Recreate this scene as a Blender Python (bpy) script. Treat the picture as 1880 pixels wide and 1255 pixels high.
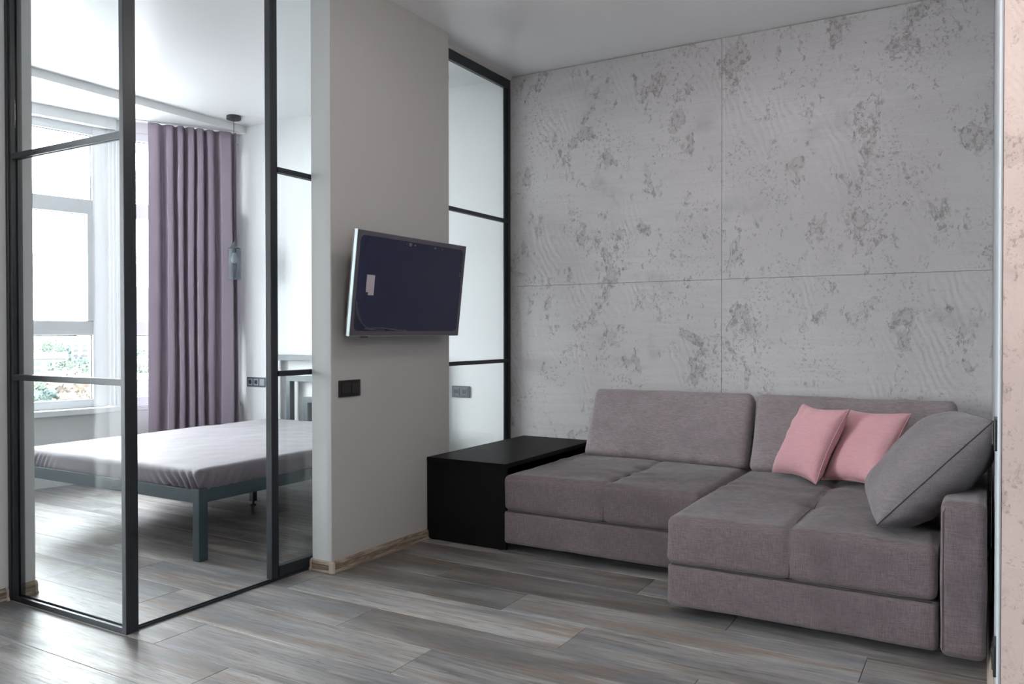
import bpy, bmesh, math, random
from mathutils import Vector, Matrix, noise

# ------------------------------------------------------------------ scene set-up
for o in list(bpy.data.objects):
    bpy.data.objects.remove(o)
scene = bpy.context.scene
COL = scene.collection
random.seed(7)

# camera
f_px, yaw, pitch, roll = 1483.08, 0.531324, 0.011137, -0.001029
cam_d = bpy.data.cameras.new('camera')
cam_d.sensor_width = 36.0
cam_d.lens = f_px / 1880.0 * 36.0
cam_d.clip_start = 0.05
cam_d.clip_end = 4000
cam = bpy.data.objects.new('camera', cam_d)
COL.objects.link(cam)
fw = Vector((-math.sin(yaw) * math.cos(pitch), math.cos(yaw) * math.cos(pitch), -math.sin(pitch)))
r0 = Vector((math.cos(yaw), math.sin(yaw), 0))
u0 = r0.cross(fw)
rt = r0 * math.cos(roll) + u0 * math.sin(roll)
up = -r0 * math.sin(roll) + u0 * math.cos(roll)
cam.matrix_world = Matrix(((rt.x, up.x, -fw.x, 0), (rt.y, up.y, -fw.y, 0), (rt.z, up.z, -fw.z, 1.15), (0, 0, 0, 1)))
scene.camera = cam

# sky: bright even overcast
world = bpy.data.worlds.new('overcast_sky')
scene.world = world
world.use_nodes = True
bg = world.node_tree.nodes['Background']
bg.inputs['Color'].default_value = (0.92, 0.96, 1.0, 1)
bg.inputs['Strength'].default_value = 33.5

# daylight portals in the window openings
def portal(name, center, normal, w, h):
    ld = bpy.data.lights.new(name, 'AREA')
    ld.shape = 'RECTANGLE'
    ld.size, ld.size_y = w, h
    ld.cycles.is_portal = True
    lo = bpy.data.objects.new(name, ld)
    COL.objects.link(lo)
    lo.location = center
    n = Vector(normal).normalized()          # direction the light travels
    lo.rotation_euler = n.to_track_quat('-Z', 'Y').to_euler()
    lo['kind'] = 'structure'
    return lo

scene.view_settings.view_transform = 'Standard'
scene.view_settings.look = 'None'
scene.view_settings.gamma = 1.0
scene.view_settings.use_curve_mapping = False
scene.view_settings.exposure = 0.1
try:
    scene.cycles.use_denoising = True
    scene.cycles.max_bounces = 7
    scene.cycles.diffuse_bounces = 3
    scene.cycles.use_adaptive_sampling = True
    scene.cycles.adaptive_threshold = 0.05
    scene.cycles.transparent_max_bounces = 24
    scene.cycles.sample_clamp_indirect = 6.0
    scene.cycles.caustics_reflective = False
    scene.cycles.caustics_refractive = False
except Exception:
    pass

# ------------------------------------------------------------------ materials
MATS = {}
class NT:
    """small helper to write node graphs"""
    def __init__(s, name):
        s.m = bpy.data.materials.new(name)
        s.m.use_nodes = True
        s.t = s.m.node_tree
        s.b = s.t.nodes['Principled BSDF']
        s.out = s.t.nodes['Material Output']
        MATS[name] = s.m
    def n(s, typ, **kw):
        nd = s.t.nodes.new(typ)
        for k, v in kw.items():
            setattr(nd, k, v)
        return nd
    def l(s, a, b):
        s.t.links.new(a, b)
    def val(s, sock, v):
        if hasattr(v, 'is_linked') or isinstance(v, bpy.types.NodeSocket):
            s.l(v, sock)
        else:
            sock.default_value = v
    def math(s, op, a, b=0.0, clamp=False):
        nd = s.n('ShaderNodeMath', operation=op, use_clamp=clamp)
        s.val(nd.inputs[0], a); s.val(nd.inputs[1], b)
        return nd.outputs[0]
    def step(s, v, lo, hi, a=0.0, b=1.0):
        nd = s.n('ShaderNodeMapRange', interpolation_type='SMOOTHSTEP')
        s.val(nd.inputs[0], v)
        for i, x in zip((1, 2, 3, 4), (lo, hi, a, b)):
            s.val(nd.inputs[i], x)
        return nd.outputs[0]
    def mix(s, fac, a, b, mode='MIX'):
        nd = s.n('ShaderNodeMix', data_type='RGBA', blend_type=mode)
        s.val(nd.inputs[0], fac)
        for k, v in ((6, a), (7, b)):
            if isinstance(v, tuple):
                nd.inputs[k].default_value = (*v[:3], 1)
            else:
                s.l(v, nd.inputs[k])
        return nd.outputs[2]
    def coord(s, kind='Object', scale=(1, 1, 1), rot=(0, 0, 0), loc=(0, 0, 0)):
        if kind == 'World':
            src = s.n('ShaderNodeNewGeometry').outputs['Position']
        else:
            src = s.n('ShaderNodeTexCoord').outputs[kind]
        mp = s.n('ShaderNodeMapping')
        s.l(src, mp.inputs[0])
        mp.inputs[1].default_value = loc
        mp.inputs[2].default_value = rot
        mp.inputs[3].default_value = scale
        return mp.outputs[0]
    def noise(s, vec, scale, detail=3, rough=0.5, dist=0.0):
        nd = s.n('ShaderNodeTexNoise')
        s.l(vec, nd.inputs['Vector'])
        nd.inputs['Scale'].default_value = scale
        nd.inputs['Detail'].default_value = detail
        nd.inputs['Roughness'].default_value = rough
        nd.inputs['Distortion'].default_value = dist
        return nd.outputs[0]
    def bump(s, h, strength=0.3, dist=0.01):
        nd = s.n('ShaderNodeBump')
        nd.inputs['Strength'].default_value = strength
        nd.inputs['Distance'].default_value = dist
        s.l(h, nd.inputs['Height'])
        s.l(nd.outputs[0], s.b.inputs['Normal'])
    def base(s, c, rough=0.5, metal=0.0, spec=0.5):
        if isinstance(c, tuple):
            s.b.inputs['Base Color'].default_value = (*c[:3], 1)
        else:
            s.l(c, s.b.inputs['Base Color'])
        s.val(s.b.inputs['Roughness'], rough)
        s.b.inputs['Metallic'].default_value = metal
        s.b.inputs['Specular IOR Level'].default_value = spec

def plain(name, c, rough=0.5, metal=0.0, spec=0.5, var=0.04, scale=6.0, bump=0.0):
    """one colour with a little uneven tone and fine relief"""
    t = NT(name)
    v = t.coord('Object')
    nz = t.noise(v, scale, 4)
    dk = tuple(x * (1 - var) for x in c)
    lt = tuple(min(1, x * (1 + var)) for x in c)
    t.base(t.mix(nz, dk, lt), rough, metal, spec)
    if bump:
        t.bump(t.noise(v, 260, 2), bump, 0.002)
    return t.m

plain('paint_white', (0.80, 0.81, 0.815), 0.6, var=0.015, scale=2, bump=0.05)
plain('paint_ceiling', (0.88, 0.885, 0.89), 0.32, spec=0.7, var=0.01, scale=1.5)
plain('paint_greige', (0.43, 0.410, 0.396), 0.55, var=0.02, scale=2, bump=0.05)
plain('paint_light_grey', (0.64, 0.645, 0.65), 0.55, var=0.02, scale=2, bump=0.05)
plain('window_white', (0.82, 0.84, 0.86), 0.3, var=0.01)
plain('metal_black', (0.012, 0.016, 0.021), 0.38, var=0.12, spec=0.5)
plain('metal_bed', (0.026, 0.046, 0.056), 0.36, var=0.12, spec=0.5)
plain('plastic_black', (0.010, 0.010, 0.011), 0.4, var=0.1)
plain('plastic_grey', (0.085, 0.10, 0.115), 0.35, metal=0.4, var=0.06)
plain('plastic_dark', (0.018, 0.02, 0.023), 0.35, var=0.1)
plain('plastic_silver', (0.30, 0.34, 0.37), 0.35, metal=0.3, var=0.05)
plain('tv_edge_silver', (0.36, 0.42, 0.43), 0.3, metal=0.3, var=0.05)
plain('tv_film_margin', (0.070, 0.063, 0.078), 0.3, var=0.12, scale=30)
plain('tv_screen', (0.006, 0.0085, 0.040), 0.22, var=0.2, scale=3, spec=0.45)
plain('film_crease', (0.105, 0.098, 0.125), 0.3, var=0.1)
plain('sticker_paper', (0.42, 0.38, 0.41), 0.6, var=0.15, scale=60)
plain('corner_cap', (0.42, 0.35, 0.29), 0.35, var=0.05)
plain('seam_thread', (0.040, 0.033, 0.035), 0.9, var=0.1)
plain('corner_bead', (0.42, 0.45, 0.48), 0.5, var=0.05)
plain('bulb_glass', (0.75, 0.76, 0.77), 0.3, var=0.02)
plain('slab', (0.02, 0.018, 0.017), 0.9, var=0.1)
plain('door_brown', (0.09, 0.055, 0.035), 0.4, var=0.3, scale=8)

def wood_black():
    t = NT('veneer_black')
    v = t.coord('Object', (40, 40, 1.2))
    g = t.noise(v, 3.0, 5, 0.6)
    t.base(t.mix(g, (0.004, 0.0035, 0.0035), (0.010, 0.009, 0.009)), 0.52, spec=0.10)
    t.bump(g, 0.06, 0.002)
wood_black()

def laminate():
    t = NT('laminate')
    info = t.n('ShaderNodeObjectInfo')
    rnd = info.outputs['Random']
    off = t.n('ShaderNodeVectorMath', operation='SCALE')
    off.inputs[0].default_value = (17.3, 9.1, 5.7)
    t.l(rnd, off.inputs['Scale'])
    tc = t.n('ShaderNodeTexCoord').outputs['Object']
    add = t.n('ShaderNodeVectorMath', operation='ADD')
    t.l(tc, add.inputs[0]); t.l(off.outputs[0], add.inputs[1])
    def mp(sc):
        m = t.n('ShaderNodeMapping')
        t.l(add.outputs[0], m.inputs[0]); m.inputs[3].default_value = sc
        return m.outputs[0]
    broad = t.noise(mp((0.55, 4.2, 1)), 1.5, 4, 0.55, 0.6)
    broad2 = t.noise(mp((0.5, 7.0, 1)), 1.9, 5, 0.62, 0.9)
    blue = t.noise(mp((0.7, 5.0, 1)), 1.3, 3, 0.5, 0.4)
    fine = t.noise(mp((2.4, 46, 1)), 3.0, 6, 0.72, 0.5)
    vein = t.noise(mp((1.1, 20, 1)), 2.2, 6, 0.72, 1.8)
    c1 = t.mix(t.step(broad, 0.36, 0.64), (0.115, 0.110, 0.111), (0.300, 0.290, 0.283))
    c2 = t.mix(t.math('MULTIPLY', t.step(broad2, 0.50, 0.66), 0.85), c1, (0.185, 0.140, 0.108))       # brown streaks
    c3 = t.mix(t.math('MULTIPLY', t.step(broad2, 0.42, 0.30), 0.75), c2, (0.37, 0.335, 0.295))        # worn pale streaks
    c3 = t.mix(t.math('MULTIPLY', t.step(blue, 0.50, 0.66), 0.62), c3, (0.140, 0.156, 0.180))         # blue grey wash
    c4 = t.mix(t.math('MULTIPLY', t.step(vein, 0.53, 0.68), 0.72), c3, (0.062, 0.052, 0.046))
    c5 = t.mix(t.math('MULTIPLY', t.step(fine, 0.48, 0.66), 0.55), c4, (0.082, 0.070, 0.062))
    tone = t.n('ShaderNodeHueSaturation')
    tone.inputs['Saturation'].default_value = 1.0
    tv_ = t.math('MULTIPLY_ADD', rnd, 0.36)
    tv_.node.inputs[2].default_value = 0.84
    t.l(tv_, tone.inputs['Value'])
    t.l(c5, tone.inputs['Color'])
    t.base(tone.outputs[0], t.step(fine, 0.3, 0.7, 0.34, 0.47), spec=0.52)
    t.bump(fine, 0.12, 0.003)
laminate()

def baseboard_wood():
    t = NT('baseboard_wood')
    v = t.coord('World', (3, 3, 40))
    g = t.noise(v, 2.0, 5, 0.6, 1.0)
    t.base(t.mix(t.step(g, 0.35, 0.65), (0.13, 0.095, 0.065), (0.33, 0.27, 0.21)), 0.35)
baseboard_wood()

def plaster(name, light, dark, pitcol, seed, k=1.0):
    t = NT(name)
    v = t.coord('World', scale=(k, k, k), loc=(seed, seed * 0.7, seed * 1.3))
    vs = t.coord('World', scale=(1.0 * k, k, 0.75 * k), rot=(0, 0.5, 0), loc=(seed + 4, 0, 2))
    vt = t.coord('World', scale=(1.35 * k, k, 0.8 * k), rot=(0, -0.7, 0), loc=(seed + 9, 3, 5))
    big = t.noise(v, 0.9, 3, 0.5)
    cloud = t.noise(v, 2.6, 4, 0.6, 0.3)
    isl = t.noise(vs, 4.2, 5, 0.60, 0.35)
    isl2 = t.noise(vt, 6.5, 5, 0.62, 0.5)
    cl = t.noise(v, 2.9, 5, 0.6, 0.3)
    pit = t.noise(v, 62, 3, 0.55)
    pit2 = t.noise(vs, 40, 4, 0.65)
    grain = t.noise(v, 260, 2, 0.5)
    m1 = t.step(isl, 0.610, 0.640)
    rim1 = t.math('MULTIPLY', t.step(isl, 0.595, 0.612), t.step(isl, 0.640, 0.618))
    m2 = t.step(isl2, 0.625, 0.665)
    soft = t.step(cloud, 0.57, 0.74)
    clus = t.step(cl, 0.46, 0.62)
    pits = t.math('MULTIPLY', t.step(pit, 0.575, 0.635), clus)
    near = t.math('MAXIMUM', t.step(isl, 0.54, 0.62), t.step(isl2, 0.54, 0.64))
    pits2 = t.math('MULTIPLY', t.step(pit2, 0.545, 0.60), near)
    pp = t.math('MAXIMUM', pits, pits2)
    # trowel ripples and scratches
    wv = t.n('ShaderNodeTexWave')
    t.l(vs, wv.inputs['Vector'])
    wv.inputs['Scale'].default_value = 8.0
    wv.inputs['Distortion'].default_value = 16.0
    wv.inputs['Detail'].default_value = 3.0
    wv.inputs['Detail Scale'].default_value = 0.45
    rip = t.math('MULTIPLY', wv.outputs['Fac'], t.step(t.noise(v, 2.0, 2), 0.46, 0.62))
    drag = t.noise(t.coord('World', scale=(1.2, 1, 14), rot=(0, 1.15, 0), loc=(seed, 0, 0)), 3.0, 4, 0.6, 0.6)
    c = t.mix(t.step(big, 0.32, 0.68), dark, light)
    mid = tuple(x * 0.84 for x in dark)
    c = t.mix(t.math('MULTIPLY', t.step(drag, 0.42, 0.66), 0.30), c, dark)
    c = t.mix(t.math('MULTIPLY', m1, 0.60), c, mid)
    c = t.mix(t.math('MULTIPLY', m2, 0.36), c, mid)
    c = t.mix(t.math('MULTIPLY', soft, 0.60), c, tuple(x * 0.76 for x in dark))
    c = t.mix(t.math('MULTIPLY', rim1, 0.22), c, pitcol)
    c = t.mix(t.math('MULTIPLY', pp, 0.50), c, pitcol)
    c = t.mix(t.math('MULTIPLY', t.step(grain, 0.45, 0.75), 0.14), c, pitcol)
    t.base(c, 0.55, spec=0.3)
    h = t.math('MULTIPLY', m1, -0.55)
    h = t.math('SUBTRACT', h, t.math('MULTIPLY', m2, 0.45))
    h = t.math('SUBTRACT', h, t.math('MULTIPLY', pits2, 0.55))
    h = t.math('ADD', h, t.math('MULTIPLY', rip, 0.42))
    h = t.math('ADD', h, t.math('MULTIPLY', drag, 0.5))
    t.bump(h, 0.60, 0.007 / k ** 1.6)
plaster('plaster_grey', (0.50, 0.485, 0.50), (0.405, 0.39, 0.397), (0.17, 0.152, 0.14), 3.1)
plaster('plaster_rose', (0.58, 0.475, 0.44), (0.50, 0.405, 0.37), (0.24, 0.175, 0.145), 11.7, 2.6)

def fabric(name, c, streak=0.16, scale=1.0, blotch=0.14, spec=0.15, rough=0.92, sheen=0.25):
    t = NT(name)
    v = t.coord('Object')
    wx = t.noise(t.coord('Object', (14, 14, 230)), 2.0 * scale, 3, 0.65)
    wz = t.noise(t.coord('Object', (230, 230, 14)), 2.0 * scale, 3, 0.65)
    bl = t.noise(v, 4.2, 4, 0.55, 0.9)
    bl2 = t.noise(v, 9.0, 3, 0.5, 0.6)
    w = t.math('ADD', t.math('MULTIPLY', wx, 0.5), t.math('MULTIPLY', wz, 0.5))
    lo = tuple(x * (1 - streak) for x in c)
    hi = tuple(x * (1 + streak) for x in c)
    col = t.mix(t.step(w, 0.38, 0.62), lo, hi)
    col = t.mix(t.math('MULTIPLY', t.step(bl, 0.46, 0.66), blotch * 2), col, tuple(x * 0.70 for x in c))
    col = t.mix(t.math('MULTIPLY', t.step(bl2, 0.56, 0.70), blotch), col, tuple(x * 1.35 for x in c))
    t.base(col, rough, spec=spec)
    t.b.inputs['Sheen Weight'].default_value = sheen
    t.b.inputs['Sheen Roughness'].default_value = 0.4
    t.bump(w, 0.40, 0.003)
fabric('fabric_sofa', (0.134, 0.108, 0.115), 0.26, blotch=0.2)
fabric('fabric_cushion', (0.245, 0.208, 0.218), 0.24, blotch=0.16)
fabric('fabric_pillow_grey', (0.172, 0.154, 0.164), 0.16, blotch=0.05)
fabric('fabric_pink', (0.60, 0.33, 0.36), 0.07, blotch=0.04)
fabric('fabric_sheet', (0.135, 0.118, 0.14), 0.05, blotch=0.04, spec=0.38, rough=0.58, sheen=0.4)


def glass(name, tint, f0=0.04, haze=0.0):
    t = NT(name)
    t.t.nodes.remove(t.b)
    geo = t.n('ShaderNodeNewGeometry')
    dt = t.n('ShaderNodeVectorMath', operation='DOT_PRODUCT')
    t.l(geo.outputs['Normal'], dt.inputs[0]); t.l(geo.outputs['Incoming'], dt.inputs[1])
    c = t.math('ABSOLUTE', dt.outputs['Value'])
    p = t.math('POWER', t.math('SUBTRACT', 1.0, c, True), 5.0)
    fr = t.math('MULTIPLY_ADD', p, 1.0 - f0)
    fr.node.inputs[2].default_value = f0
    tr = t.n('ShaderNodeBsdfTransparent'); tr.inputs[0].default_value = (*tint, 1)
    gl = t.n('ShaderNodeBsdfGlossy'); gl.inputs['Roughness'].default_value = 0.0
    gl.inputs['Color'].default_value = (1, 1, 1, 1)
    mx = t.n('ShaderNodeMixShader')
    t.l(fr, mx.inputs[0]); t.l(tr.outputs[0], mx.inputs[1]); t.l(gl.outputs[0], mx.inputs[2])
    t.l(mx.outputs[0], t.out.inputs['Surface'])
glass('glass_clear', (0.975, 0.99, 0.987))
glass('glass_window', (0.985, 0.995, 0.993))
def smoked(name):
    t = NT(name)
    t.base((0.30, 0.33, 0.35), 0.25, spec=0.3)
    tr = t.n('ShaderNodeBsdfTransparent')
    v = t.noise(t.coord('Object'), 12, 2)
    t.l(t.mix(v, (0.80, 0.83, 0.84), (0.84, 0.86, 0.87)), tr.inputs[0])
    mx = t.n('ShaderNodeMixShader'); mx.inputs[0].default_value = 0.80
    t.l(t.b.outputs[0], mx.inputs[1]); t.l(tr.outputs[0], mx.inputs[2]); t.l(mx.outputs[0], t.out.inputs['Surface'])
smoked('glass_smoked')

def cloth_translucent(name, c, tr, amount):
    t = NT(name)
    v = t.coord('Object', (300, 300, 30))
    w = t.noise(v, 2.0, 3, 0.6)
    t.base(t.mix(w, tuple(x * 0.9 for x in c), c), 0.9, spec=0.1)
    tl = t.n('ShaderNodeBsdfTranslucent'); tl.inputs[0].default_value = (*tr, 1)
    mx = t.n('ShaderNodeMixShader'); mx.inputs[0].default_value = amount
    t.l(t.b.outputs[0], mx.inputs[1]); t.l(tl.outputs[0], mx.inputs[2]); t.l(mx.outputs[0], t.out.inputs['Surface'])
    t.bump(w, 0.15, 0.002)
cloth_translucent('fabric_sheer', (0.7, 0.7, 0.7), (0.92, 0.92, 0.92), 0.90)
def glow(name, c, strength):
    t = NT(name)
    t.base((0.8, 0.8, 0.8), 0.4)
    v = t.noise(t.coord('Object'), 8, 2)
    t.b.inputs['Emission Strength'].default_value = strength
    t.l(t.mix(v, tuple(x * 0.97 for x in c), c), t.b.inputs['Emission Color'])
cloth_translucent('fabric_curtain', (0.43, 0.36, 0.43), (0.45, 0.39, 0.45), 0.05)
glow('added_lamp_glow', (1.0, 0.92, 0.87), 13.0)
glow('added_globe_glow', (1.0, 0.94, 0.91), 50.0)

# outside
plain('facade_white', (0.0539, 0.0529, 0.0520), 0.8, var=0.06)
plain('facade_blue', (0.0578, 0.0722, 0.0867), 0.5, var=0.08)
plain('facade_pink', (0.0788, 0.0703, 0.0664), 0.8, var=0.06)
plain('pane_dark', (0.0136, 0.0155, 0.0186), 0.3, var=0.1)
plain('pane_blue', (0.0112, 0.0198, 0.0310), 0.3, var=0.1)
plain('roof_red', (0.0570, 0.0414, 0.0370), 0.8, var=0.1)
plain('roof_grey', (0.0485, 0.0477, 0.0477), 0.8, var=0.1)
plain('bark', (0.0744, 0.0558, 0.0434), 0.9, var=0.2)
plain('far_ground', (0.34, 0.34, 0.34), 0.9, var=0.3, scale=0.02)
def leaf(name, a, b):
    t = NT(name)
    v = t.coord('Object')
    t.base(t.mix(t.step(t.noise(v, 0.9, 5, 0.65), 0.38, 0.62), a, b), 0.8, spec=0.2)
leaf('leaf_green', (0.0242, 0.0378, 0.0290), (0.0532, 0.0645, 0.0484))
leaf('leaf_blue_green', (0.0226, 0.0370, 0.0355), (0.0468, 0.0629, 0.0564))
leaf('leaf_autumn', (0.0573, 0.0451, 0.0347), (0.0764, 0.0643, 0.0521))

# ------------------------------------------------------------------ mesh helpers
WLOC = {}
def finish(name, verts, faces, mat, parent=None, smooth=False, origin='base'):
    vs = [Vector(v) for v in verts]
    lo = Vector((min(v.x for v in vs), min(v.y for v in vs), min(v.z for v in vs)))
    hi = Vector((max(v.x for v in vs), max(v.y for v in vs), max(v.z for v in vs)))
    org = Vector(((lo.x + hi.x) / 2, (lo.y + hi.y) / 2, lo.z))
    me = bpy.data.meshes.new(name)
    me.from_pydata([v - org for v in vs], [], faces)
    me.update()
    if smooth:
        me.polygons.foreach_set('use_smooth', [True] * len(me.polygons))
    mats = mat if isinstance(mat, (list, tuple)) else [mat]
    for m in mats:
        me.materials.append(MATS[m])
    o = bpy.data.objects.new(name, me)
    COL.objects.link(o)
    if parent is not None:
        o.parent = parent
        o.location = org - WLOC[parent.name]
    else:
        o.location = org
    WLOC[o.name] = org
    return o

def empty(name, loc):
    o = bpy.data.objects.new(name, None)
    o.empty_display_size = 0.1
    COL.objects.link(o)
    o.location = loc
    WLOC[o.name] = Vector(loc)
    return o

def tag(o, label, cat, group=None, kind=None):
    o['label'] = label
    o['category'] = cat
    if group: o['group'] = group
    if kind: o['kind'] = kind
    return o

def struct(o, label, cat='wall'):
    return tag(o, label, cat, kind='structure')

class MB:
    def __init__(s):
        s.v = []; s.f = []
    def add(s, verts, faces):
        b = len(s.v)
        s.v += [tuple(v) for v in verts]
        s.f += [tuple(i + b for i in f) for f in faces]
        return s
    def box(s, x0, x1, y0, y1, z0, z1, bev=0.0, M=None):
        if bev <= 0:
            vs = [(x, y, z) for x in (x0, x1) for y in (y0, y1) for z in (z0, z1)]
            fs = [(0, 1, 3, 2), (4, 6, 7, 5), (0, 4, 5, 1), (2, 3, 7, 6), (0, 2, 6, 4), (1, 5, 7, 3)]
        else:
            bm = bmesh.new()
            bmesh.ops.create_cube(bm, size=1.0)
            for v in bm.verts:
                v.co = Vector(((x0 + x1) / 2 + v.co.x * (x1 - x0), (y0 + y1) / 2 + v.co.y * (y1 - y0), (z0 + z1) / 2 + v.co.z * (z1 - z0)))
            bmesh.ops.bevel(bm, geom=list(bm.edges), offset=bev, segments=2, profile=0.5, affect='EDGES')
            bm.verts.index_update()
            vs = [v.co.copy() for v in bm.verts]
            fs = [tuple(v.index for v in f.verts) for f in bm.faces]
            bm.free()
        if M is not None:
            vs = [M @ Vector(v) for v in vs]
        return s.add(vs, fs)
    def lathe(s, cx, cy, prof, n=28, close=False):
        vs = []
        for (r, z) in prof:
            for k in range(n):
                a = 2 * math.pi * k / n
                vs.append((cx + r * math.cos(a), cy + r * math.sin(a), z))
        fs = []
        for i in range(len(prof) - 1):
            for k in range(n):
                k2 = (k + 1) % n
                fs.append((i * n + k, i * n + k2, (i + 1) * n + k2, (i + 1) * n + k))
        return s.add(vs, fs)
    def tube(s, pts, r, n=6, closed=False):
        pts = [Vector(p) for p in pts]
        vs, fs = [], []
        N = len(pts)
        for i, p in enumerate(pts):
            a = pts[(i - 1) % N] if (closed or i > 0) else p
            b = pts[(i + 1) % N] if (closed or i < N - 1) else p
            d = (b - a).normalized()
            ref = Vector((0, 0, 1)) if abs(d.z) < 0.9 else Vector((1, 0, 0))
            u = d.cross(ref).normalized(); w = d.cross(u).normalized()
            for k in range(n):
                t = 2 * math.pi * k / n
                vs.append(p + (u * math.cos(t) + w * math.sin(t)) * r)
        for i in range(N if closed else N - 1):
            j = (i + 1) % N
            for k in range(n):
                k2 = (k + 1) % n
                fs.append((i * n + k, i * n + k2, j * n + k2, j * n + k))
        if not closed:
            fs.append(tuple(range(n))[::-1]); fs.append(tuple((N - 1) * n + k for k in range(n)))
        return s.add(vs, fs)
    def prism(s, poly, ext):
        """poly: closed list of 3-D points, ext: vector"""
        n = len(poly); e = Vector(ext)
        vs = [Vector(p) for p in poly] + [Vector(p) + e for p in poly]
        fs = [tuple(range(n))[::-1], tuple(range(n, 2 * n))]
        for i in range(n):
            j = (i + 1) % n
            fs.append((i, j, n + j, n + i))
        return s.add(vs, fs)
    def done(s, name, mat, parent=None, smooth=False):
        return finish(name, s.v, s.f, mat, parent, smooth)

def box(name, x0, x1, y0, y1, z0, z1, mat, parent=None, bev=0.0):
    return MB().box(x0, x1, y0, y1, z0, z1, bev).done(name, mat, parent)

def rbox(size, r, n, disp=None, e=4):
    """rounded box centred on the origin; disp(p, normal) -> p"""
    h = [x / 2 for x in size]
    ax = []
    for i in range(3):
        inn = h[i] - r
        a = [-h[i] + r * (1 - math.cos(math.pi / 2 * k / e)) for k in range(e)]
        m = [-inn + 2 * inn * k / n[i] for k in range(n[i] + 1)]
        b = [-x for x in a[::-1]]
        ax.append(a + m + b)
    idx = {}; V = []; F = []
    def vert(p):
        key = (round(p[0], 5), round(p[1], 5), round(p[2], 5))
        if key in idx: return idx[key]
        q = Vector([max(-h[i] + r, min(h[i] - r, p[i])) for i in range(3)])
        d = Vector(p) - q
        nr = d.normalized()
        c = q + nr * r
        if disp: c = disp(c, nr)
        idx[key] = len(V); V.append(c)
        return idx[key]
    for i in range(3):
        j, k = (i + 1) % 3, (i + 2) % 3
        for sgn in (-1, 1):
            for a in range(len(ax[j]) - 1):
                for b in range(len(ax[k]) - 1):
                    q = []
                    for (aa, bb) in ((a, b), (a + 1, b), (a + 1, b + 1), (a, b + 1)):
                        p = [0, 0, 0]
                        p[i] = sgn * h[i]; p[j] = ax[j][aa]; p[k] = ax[k][bb]
                        q.append(vert(p))
                    if sgn < 0: q = q[::-1]
                    F.append(tuple(q))
    return V, F

def nz(p, sc, seed=0.0):
    return noise.noise(Vector((p[0] * sc + seed, p[1] * sc + seed * 1.7, p[2] * sc - seed)))

# ------------------------------------------------------------------ structure
H = 2.89           # ceiling
YB = 4.755         # back wall
# facade polyline (inner face of the window frames)
BX, BY = -5.98, 3.88
def facade_x(y):
    return BX + (y - BY) * (0.171 if y < BY else 0.55)

floor_o = struct(box('floor', -6.6, 2.6, -2.4, 5.0, -0.10, -0.012, 'slab'), 'grey brown wood laminate plank floor', 'floor')
rows = {-1: -3.11, 0: -2.245, 1: -2.657, 2: -1.735, 3: -2.199, 4: -1.343, 5: -1.738, 6: -2.245, 7: -1.329}
PL, PW = 1.379, 0.2408
plank_mesh = None
for k in range(-17, 13):
    ya = 1.654 + k * PW; yb = ya + PW
    if ya > YB: break
    yb2 = min(yb, YB + 0.01)
    x_left = facade_x(max(2.0, (ya + yb) / 2)) - 0.05 if ya > 1.5 else -5.72
    x0 = rows.get(k, -2.0 + random.uniform(-0.69, 0.69))
    while x0 > x_left: x0 -= PL
    while x0 < 2.5:
        a, b = max(x0, x_left), min(x0 + PL, 2.5)
        if b - a > 0.02:
            full = (b - a > PL - 1e-4) and (yb2 - yb > -1e-4)
            g = 0.0009
            if full and plank_mesh is not None:
                o = bpy.data.objects.new('plank', plank_mesh)
                COL.objects.link(o); o.parent = floor_o
                o.location = Vector(((a + b) / 2, (ya + yb2) / 2, -0.011)) - WLOC[floor_o.name]
            else:
                o = box('plank', a + g, b - g, ya + g, yb2 - g, -0.011, 0.0, 'laminate', floor_o, 0.0013)
                if full: plank_mesh = o.data
        x0 += PL

struct(box('ceiling', -6.7, 2.6, -2.4, 5.0, H, H + 0.1, 'paint_ceiling'), 'smooth white painted ceiling', 'ceiling')

# back wall: living-room part carries four plaster panels, bedroom part is white
wb = struct(box('wall_back', -2.83, 2.6, YB + 0.012, YB + 0.2, 0, H, 'paint_greige'), 'grey textured plaster wall behind the corner sofa')
XJ, ZJ = -1.355, 1.466
for (a, b) in ((-2.815, XJ), (XJ, 0.026)):
    for (c, d) in ((0.0, ZJ), (ZJ, H - 0.004)):
        box('plaster_panel', a + 0.0008, b - 0.0008, YB, YB + 0.013, c + 0.0008, d - 0.0008, 'plaster_grey', wb, 0.0015)
struct(box('wall_bedroom', -6.4, -2.835, YB, YB + 0.2, 0, H, 'paint_white'), 'white bedroom wall behind the bed headboard')
# pier carrying the television
PXL, PXR, PY0, PY1 = -2.826, -2.700, 2.892, 3.872
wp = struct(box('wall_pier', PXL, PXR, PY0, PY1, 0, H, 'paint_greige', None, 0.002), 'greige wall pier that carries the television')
# daylight on its narrow front face, put into a lighter grey skin
box('lit_end_face', PXL, PXR - 0.004, PY0 - 0.003, PY0 + 0.001, 0.0, H, 'paint_light_grey', wp, 0.001)
box('wall_header', -2.835, -2.800, PY1, YB, 2.866, H, 'paint_greige')
struct(bpy.data.objects['wall_header'], 'narrow painted strip above the glass panel beside the pier')
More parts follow.
